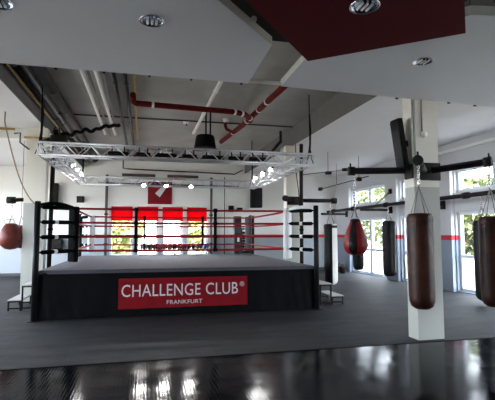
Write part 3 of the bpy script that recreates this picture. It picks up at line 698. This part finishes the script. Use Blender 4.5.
# loudspeaker on the near column
def loudspeaker(loc, rot, size, label, grp='loudspeakers'):
    t = thing('loudspeaker', label, 'loudspeaker', loc, 0, grp); t.rotation_euler = rot
    w, d, h = size
    MB().rbox((-w/2,-d/2,-h/2),(w/2,d/2,h/2), .02).build('cabinet', M['black'], t)
    MB().rbox((-w*.44,-d/2-.012,-h*.46),(w*.44,-d/2-.001,h*.46), .004).build('grille', M['blackleather'], t)
    MB().box((-.02,d/2,-.05),(.02,d/2+.1,.05)).build('bracket', M['blackmetal'], t)
loudspeaker((4.12,6.33,3.18), (math.radians(8),0,math.radians(-88)), (.23,.10,.84), 'tall black loudspeaker tilted down on the near column')
loudspeaker((4.86,18.72,3.28), (0,0,0), (.5,.3,.88), 'tall black loudspeaker high on the far wall right of the truss')
loudspeaker((-3.56,18.82,3.32), (0,0,0), (.24,.22,.82), 'narrow black loudspeaker on the far wall beside the left column')
# sensor + conduits on the near column
t = thing('motion_sensor', 'small white sensor with cable near the top of the near column', 'sensor', (4.47,6.2,3.33))
MB().lathe([(.001,-.05),(.03,-.045),(.055,-.01),(.05,.02),(.001,.03)], n=18, M=Matrix.Rotation(PI/2,4,'X') @ Matrix.Translation((0,0,.035))).build('dome', M['whitepipe'], t)
MB().tube([(-.02,-.012,.03),(-.02,-.012,.6)], .009, 6).build('cable', M['silver_duct'], t)
for x, l in ((4.26,'left of two thin white conduits running up the near column'),(4.31,'right of two thin white conduits running up the near column')):
    o = MB().tube([(x,6.185,2.85),(x,6.185,3.90)], .013, 8).build('column_conduit', M['panel_edge']); tag(o, l, 'conduit', 'conduits on the near column')

# ------------------------------------------------------------------ far wall fittings
bl = ['first red blind from the left on the far windows','second red blind from the left on the far windows','third red blind from the left on the far windows','rightmost red blind on the far windows']
for (a, b), l in zip([(-1.36,-.50),(-.30,.56),(.75,1.62),(1.80,2.66)], bl):
    t = thing('roller_blind', l, 'blind', (a,18.95,0), 0, 'red blinds on the far windows')
    MB().box((0,-.003,2.25),(b-a,.003,2.84)).build('blind_cloth', M['blind'], t)
    MB().tube([(-.01,0,2.85),(b-a+.01,0,2.85)], .022, 10).build('roller', M['whitepipe'], t)
    MB().box((0,-.01,2.225),(b-a,.01,2.25)).build('bottom_bar', M['redleather'], t)
t = thing('wall_sign', 'square maroon sign with a white slanting mark on the far wall', 'sign', (.12,18.97,2.95))
MB().rbox((0,-.03,0),(1.02,.025,.96), .006).build('panel', M['sign'], t)
MB().add([(.30,-.034,.46),(.50,-.034,.30),(.74,-.034,.66),(.70,-.034,.76),(.52,-.034,.70)], [(0,1,2,3,4)]).build('mark', M['signmark'], t, label='white slanting mark')
mb = MB()
for i in range(5):
    c = .10+i*.2
    mb.add([(c+.075*math.cos(a), -.034, .86+.06*math.sin(a)) for a in [k*PI/6 for k in range(12)]] + [(c+.045*math.cos(a), -.034, .86+.035*math.sin(a)) for a in [k*PI/6 for k in range(12)]], [(k,(k+1)%12,12+(k+1)%12,12+k) for k in range(12)])
mb.build('ornament', M['signmark'], t)
# glove shelf in front of the far windows
t = thing('glove_shelf', 'low dark shelf under the far windows carrying boxing gloves', 'shelf', (0,18.3,0))
MB().rbox((-.2,-.34,1.00),(2.8,.36,1.03), .008).build('shelf_board', M['dustyblack'], t)
for x in (-.15,1.25,2.65): MB().box((x-.02,-.12,0),(x+.02,.12,1.0)).build('leg', M['blackmetal'], t)
def glove(m, mc):
    mb = MB(); mb.ball((-.01,-.02,.09), (.05,.085,.085), 10).ball((-.01,.0,.13), (.045,.075,.06), 10).ball((.042,-.03,.10), (.02,.05,.03), 8)
    mb.tube([(0,.04,.07),(0,.14,.06)], [.048,.055], 12, mi=1)
    return mb.build('boxing_glove', [m, mc])
G = {'r': glove(M['redleather'], M['blackleather']), 'k': glove(M['blackleather'], M['whitevinyl']), 'b': glove(M['blueleather'], M['whitevinyl'])}
used = set()
seq = 'rkrkkrkrrrkrkkrrkrkkrkrr' + 'bbb'
cnt = {}
for i, s in enumerate(seq):
    x = (-.08 + i*.099) if s != 'b' else (2.36+(i-24)*.14)
    o = G[s] if s not in used else G[s].copy()
    if s in used: COL.objects.link(o)
    used.add(s); o.location = (x, (18.13 if i % 2 else 18.47), 1.03); o.scale = (1.35,1.35,1.35); o.rotation_euler = (0,0,random.uniform(-.1,.1))
    tag(o, {'r':'red boxing glove in the row on the shelf below the far windows','k':'black boxing glove in the row on the shelf below the far windows','b':'blue boxing glove at the right end of the glove row'}[s], 'boxing glove', {'r':'red boxing gloves on the shelf','k':'black boxing gloves on the shelf','b':'blue boxing gloves on the shelf'}[s])
# equipment cluster at the back right
t = thing('equipment_locker', 'slim grey locker at the far wall behind the ring', 'locker', (3.75,17.6,0))
MB().rbox((-.15,-.15,0),(.15,.15,2.4), .01).build('body', M['greypad'], t)
MB().rbox((-.13,-.165,1.95),(.13,-.15,2.3), .006).build('door', M['grey_pipe'], t); MB().rbox((-.13,-.165,.1),(.13,-.15,1.7), .006).build('door', M['grey_pipe'], t)
MB().box((-.03,-.172,1.35),(.06,-.166,1.52)).build('sticker', M['whitevinyl'], t)
t = thing('weight_machine', 'black weight machine frame beside the grey locker', 'machine', (4.15,17.7,0))
mb = MB()
for x in (-.2,.22): mb.box((x-.03,-.03,0),(x+.03,.03,2.35 if x > 0 else 1.9))
mb.box((-.2,-.03,1.85),(.25,.03,1.91)); mb.box((-.23,-.4,0),(.25,.4,.06)); mb.build('frame', M['blackmetal'], t)
for i in range(9): MB().rbox((-.15,-.09,.75+i*.115),(.17,.09,.85+i*.115), .012).build('weight_plate', M['dustyblack'], t)
t = thing('wall_bracket', 'small black double bracket above the grey locker', 'bracket', (3.9,18.9,2.72))
MB().rbox((-.28,-.2,-.08),(-.06,.0,.2), .02).build('left_head', M['black'], t); MB().tube([(-.1,-.1,-.02),(.2,-.1,.0)], .05, 10).build('bar', M['black'], t)
MB().rbox((.1,-.2,-.06),(.34,.0,.12), .03).build('right_head', M['black'], t)
t = thing('wall_monitor', 'small black box screen on the far wall behind the left corner of the ring', 'monitor', (-3.44,18.85,1.05))
MB().rbox((-.22,-.1,0),(.22,.13,.42), .012).build('housing', M['black'], t); MB().box((-.18,-.104,.05),(.18,-.101,.37)).build('screen', M['blackleather'], t)
t = thing('wall_lamp', 'dark wedge lamp on the far wall left of the standpipe', 'wall lamp', (-2.6,18.98,2.96))
MB().add([(-.15,0,0),(.15,0,0),(.15,0,.28),(-.15,0,.28),(-.08,-.24,.06),(.08,-.24,.06),(.13,-.2,.24),(-.13,-.2,.24)], [(0,1,2,3),(4,5,6,7),(0,1,5,4),(1,2,6,5),(2,3,7,6),(3,0,4,7)]).build('housing', M['dustyblack'], t)
MB().box((-.06,-.25,.08),(.06,-.235,.2)).build('lens', M['grey_pipe'], t)
# little plant pots on the floor by the windows
for x, y, l in ((8.3,17.7,'left small dark pot on the floor in the far right corner'),(8.25,17.15,'right small dark pot on the floor in the far right corner')):
    t = thing('plant_pot', l, 'pot', (x,y,0), 0, 'pots in the corner')
    MB().lathe([(.001,.0),(.10,.0),(.15,.26),(.16,.28),(.14,.28),(.12,.24),(.001,.24)], n=18).build('pot', M['dustyblack'], t)
    mb = MB()
    for k in range(7):
        a = k*.9; mb.tube([(0,0,.23),(.06*math.cos(a),.06*math.sin(a),.36),(.13*math.cos(a),.13*math.sin(a),.42)], [.01,.018,.003], 6)
    mb.build('leaves', M['leaf'], t)
# thin rod with clamps hanging below the right bay ceiling
t = thing('cable_rod', 'thin dark rod on two hangers below the right-hand ceiling', 'rod', (0,0,0))
MB().tube([(7.2,17.2,3.55),(7.25,13.0,3.60)], .018, 8).build('rod', M['dustyblack'], t)
for y in (17.0,13.6): MB().rbox((7.15,y-.08,3.5),(7.3,y+.08,3.64), .02).build('clamp', M['dustyblack'], t)
for y in (15.4,13.6): MB().tube([(7.22,y,3.6),(7.22,y,ZL)], .008, 6).build('hanger', M['grey_pipe'], t)
t = thing('cable_rod', 'thin pale rod with dark ends below the ceiling right of the truss', 'rod', (0,0,0))
MB().tube([(4.75,13.0,3.55),(6.6,13.4,3.85)], .012, 8).build('rod', M['grey_pipe'], t)
MB().rbox((5.8,13.1,3.64),(5.98,13.26,3.74), .02).build('clamp', M['dustyblack'], t)
MB().rbox((6.5,13.3,3.8),(6.68,13.46,3.9), .02).build('clamp', M['dustyblack'], t)
MB().tube([(5.89,13.2,3.7),(5.89,13.2,ZL)], .008, 6).build('hanger', M['grey_pipe'], t)


# ------------------------------------------------------------------ outside
struct('ground', MB().box((-60,-40,-.35),(70,80,-.22)), M['ground'])
def bush(x, y, h, r, label, n=2600):
    t = thing('tree', label, 'tree', (x,y,-.22), 0, 'trees outside the windows')
    rnd = random.Random(int(x*31+y*7)); mb = MB()
    for i in range(n):
        while True:
            p = Vector((rnd.uniform(-1,1), rnd.uniform(-1,1), rnd.uniform(-1,1)))
            if .55 < p.length < 1: break
        p = Vector((p.x*r, p.y*r, h*.58+p.z*h*.42)); s = rnd.uniform(.14,.28)
        a = Vector((rnd.gauss(0,1), rnd.gauss(0,1), rnd.gauss(0,1))).normalized(); b = a.orthogonal().normalized(); c = a.cross(b)
        mb.add([p+b*s, p+c*s*.5, p-b*s, p-c*s*.5], [(0,1,2,3)])
    f = mb.build('foliage', M['leaflit'] if y > 26 and x < 6 else M['leaf'], t)
    MB().tube([(0,0,0),(.05,0,h*.3),(0,.05,h*.6)], [.12,.09,.05], 8).build('trunk', M['hemp'], t)
for x, y, h, r, l in [(16,22,5,2.4,'leafy tree seen through the farthest side window'),(17,28,6,2.8,'leafy tree farthest back outside the side windows'),(15.5,17,4.6,2.2,'leafy tree outside between the far and middle side windows'),(14.8,12.4,4.6,2.0,'leafy tree outside the right-hand side window'),(16,8,5,2.2,'leafy tree outside at the right edge'),
                      (-1.6,27,3.6,1.5,'leafy tree behind the leftmost far window'),(4.1,29,4,1.8,'leafy tree behind the rightmost far window')]:
    bush(x, y, h, r, l)

# ------------------------------------------------------------------ light
w = bpy.data.worlds.new('World'); bpy.context.scene.world = w; w.use_nodes = True
nt = w.node_tree; bg = nt.nodes['Background']
sky = nt.nodes.new('ShaderNodeTexSky'); sky.sky_type = 'HOSEK_WILKIE'; sky.turbidity = 6; sky.ground_albedo = .5
sky.sun_direction = Vector((-.45,-.35,.82)).normalized()
mx = nt.nodes.new('ShaderNodeMix'); mx.data_type = 'RGBA'; mx.inputs[0].default_value = .75; mx.inputs[7].default_value = (.89,.93,1,1)
nt.links.new(sky.outputs[0], mx.inputs[6]); nt.links.new(mx.outputs[2], bg.inputs[0]); bg.inputs[1].default_value = 9
sd = bpy.data.lights.new('sun', 'SUN'); sd.energy = 5; sd.angle = .02; sd.color = (1,.95,.86)
so = bpy.data.objects.new('sun', sd); COL.objects.link(so); so.rotation_euler = (Vector((-.45,-.35,.82))).to_track_quat('Z','Y').to_euler()
# sky portals in the window openings
def portal(loc, sx, sy, rot):
    ld = bpy.data.lights.new('window_portal', 'AREA'); ld.shape = 'RECTANGLE'; ld.size = sx; ld.size_y = sy; ld.cycles.is_portal = True
    lo = bpy.data.objects.new('window_portal', ld); COL.objects.link(lo); lo.location = loc; lo.rotation_euler = rot
for a, b in RW:
    portal((XR+.3,(a+b)/2,1.17), 2.3, b-a, (0,PI/2,0)); portal((XR+.3,(a+b)/2,3.24), .68, b-a, (0,PI/2,0))
portal((.65,YB+.3,1.76), 4.2, 2.1, (-PI/2,0,0))
for a, b in LW: portal((XL-.3,(a+b)/2,2.05), 3.1, b-a, (0,-PI/2,0))

# ------------------------------------------------------------------ camera
cam = bpy.data.cameras.new('camera'); co = bpy.data.objects.new('camera', cam); COL.objects.link(co)
co.location = (0,0,1.7); co.rotation_euler = (math.radians(90+4.4), 0, math.radians(-13.4))
cam.sensor_fit = 'HORIZONTAL'; cam.sensor_width = 36; cam.lens = 36*432/495; cam.clip_end = 300
sc = bpy.context.scene; sc.camera = co
sc.view_settings.view_transform = 'Standard'; sc.view_settings.look = 'None'; sc.view_settings.gamma = 1
sc.view_settings.use_curve_mapping = False; sc.view_settings.exposure = 1.95
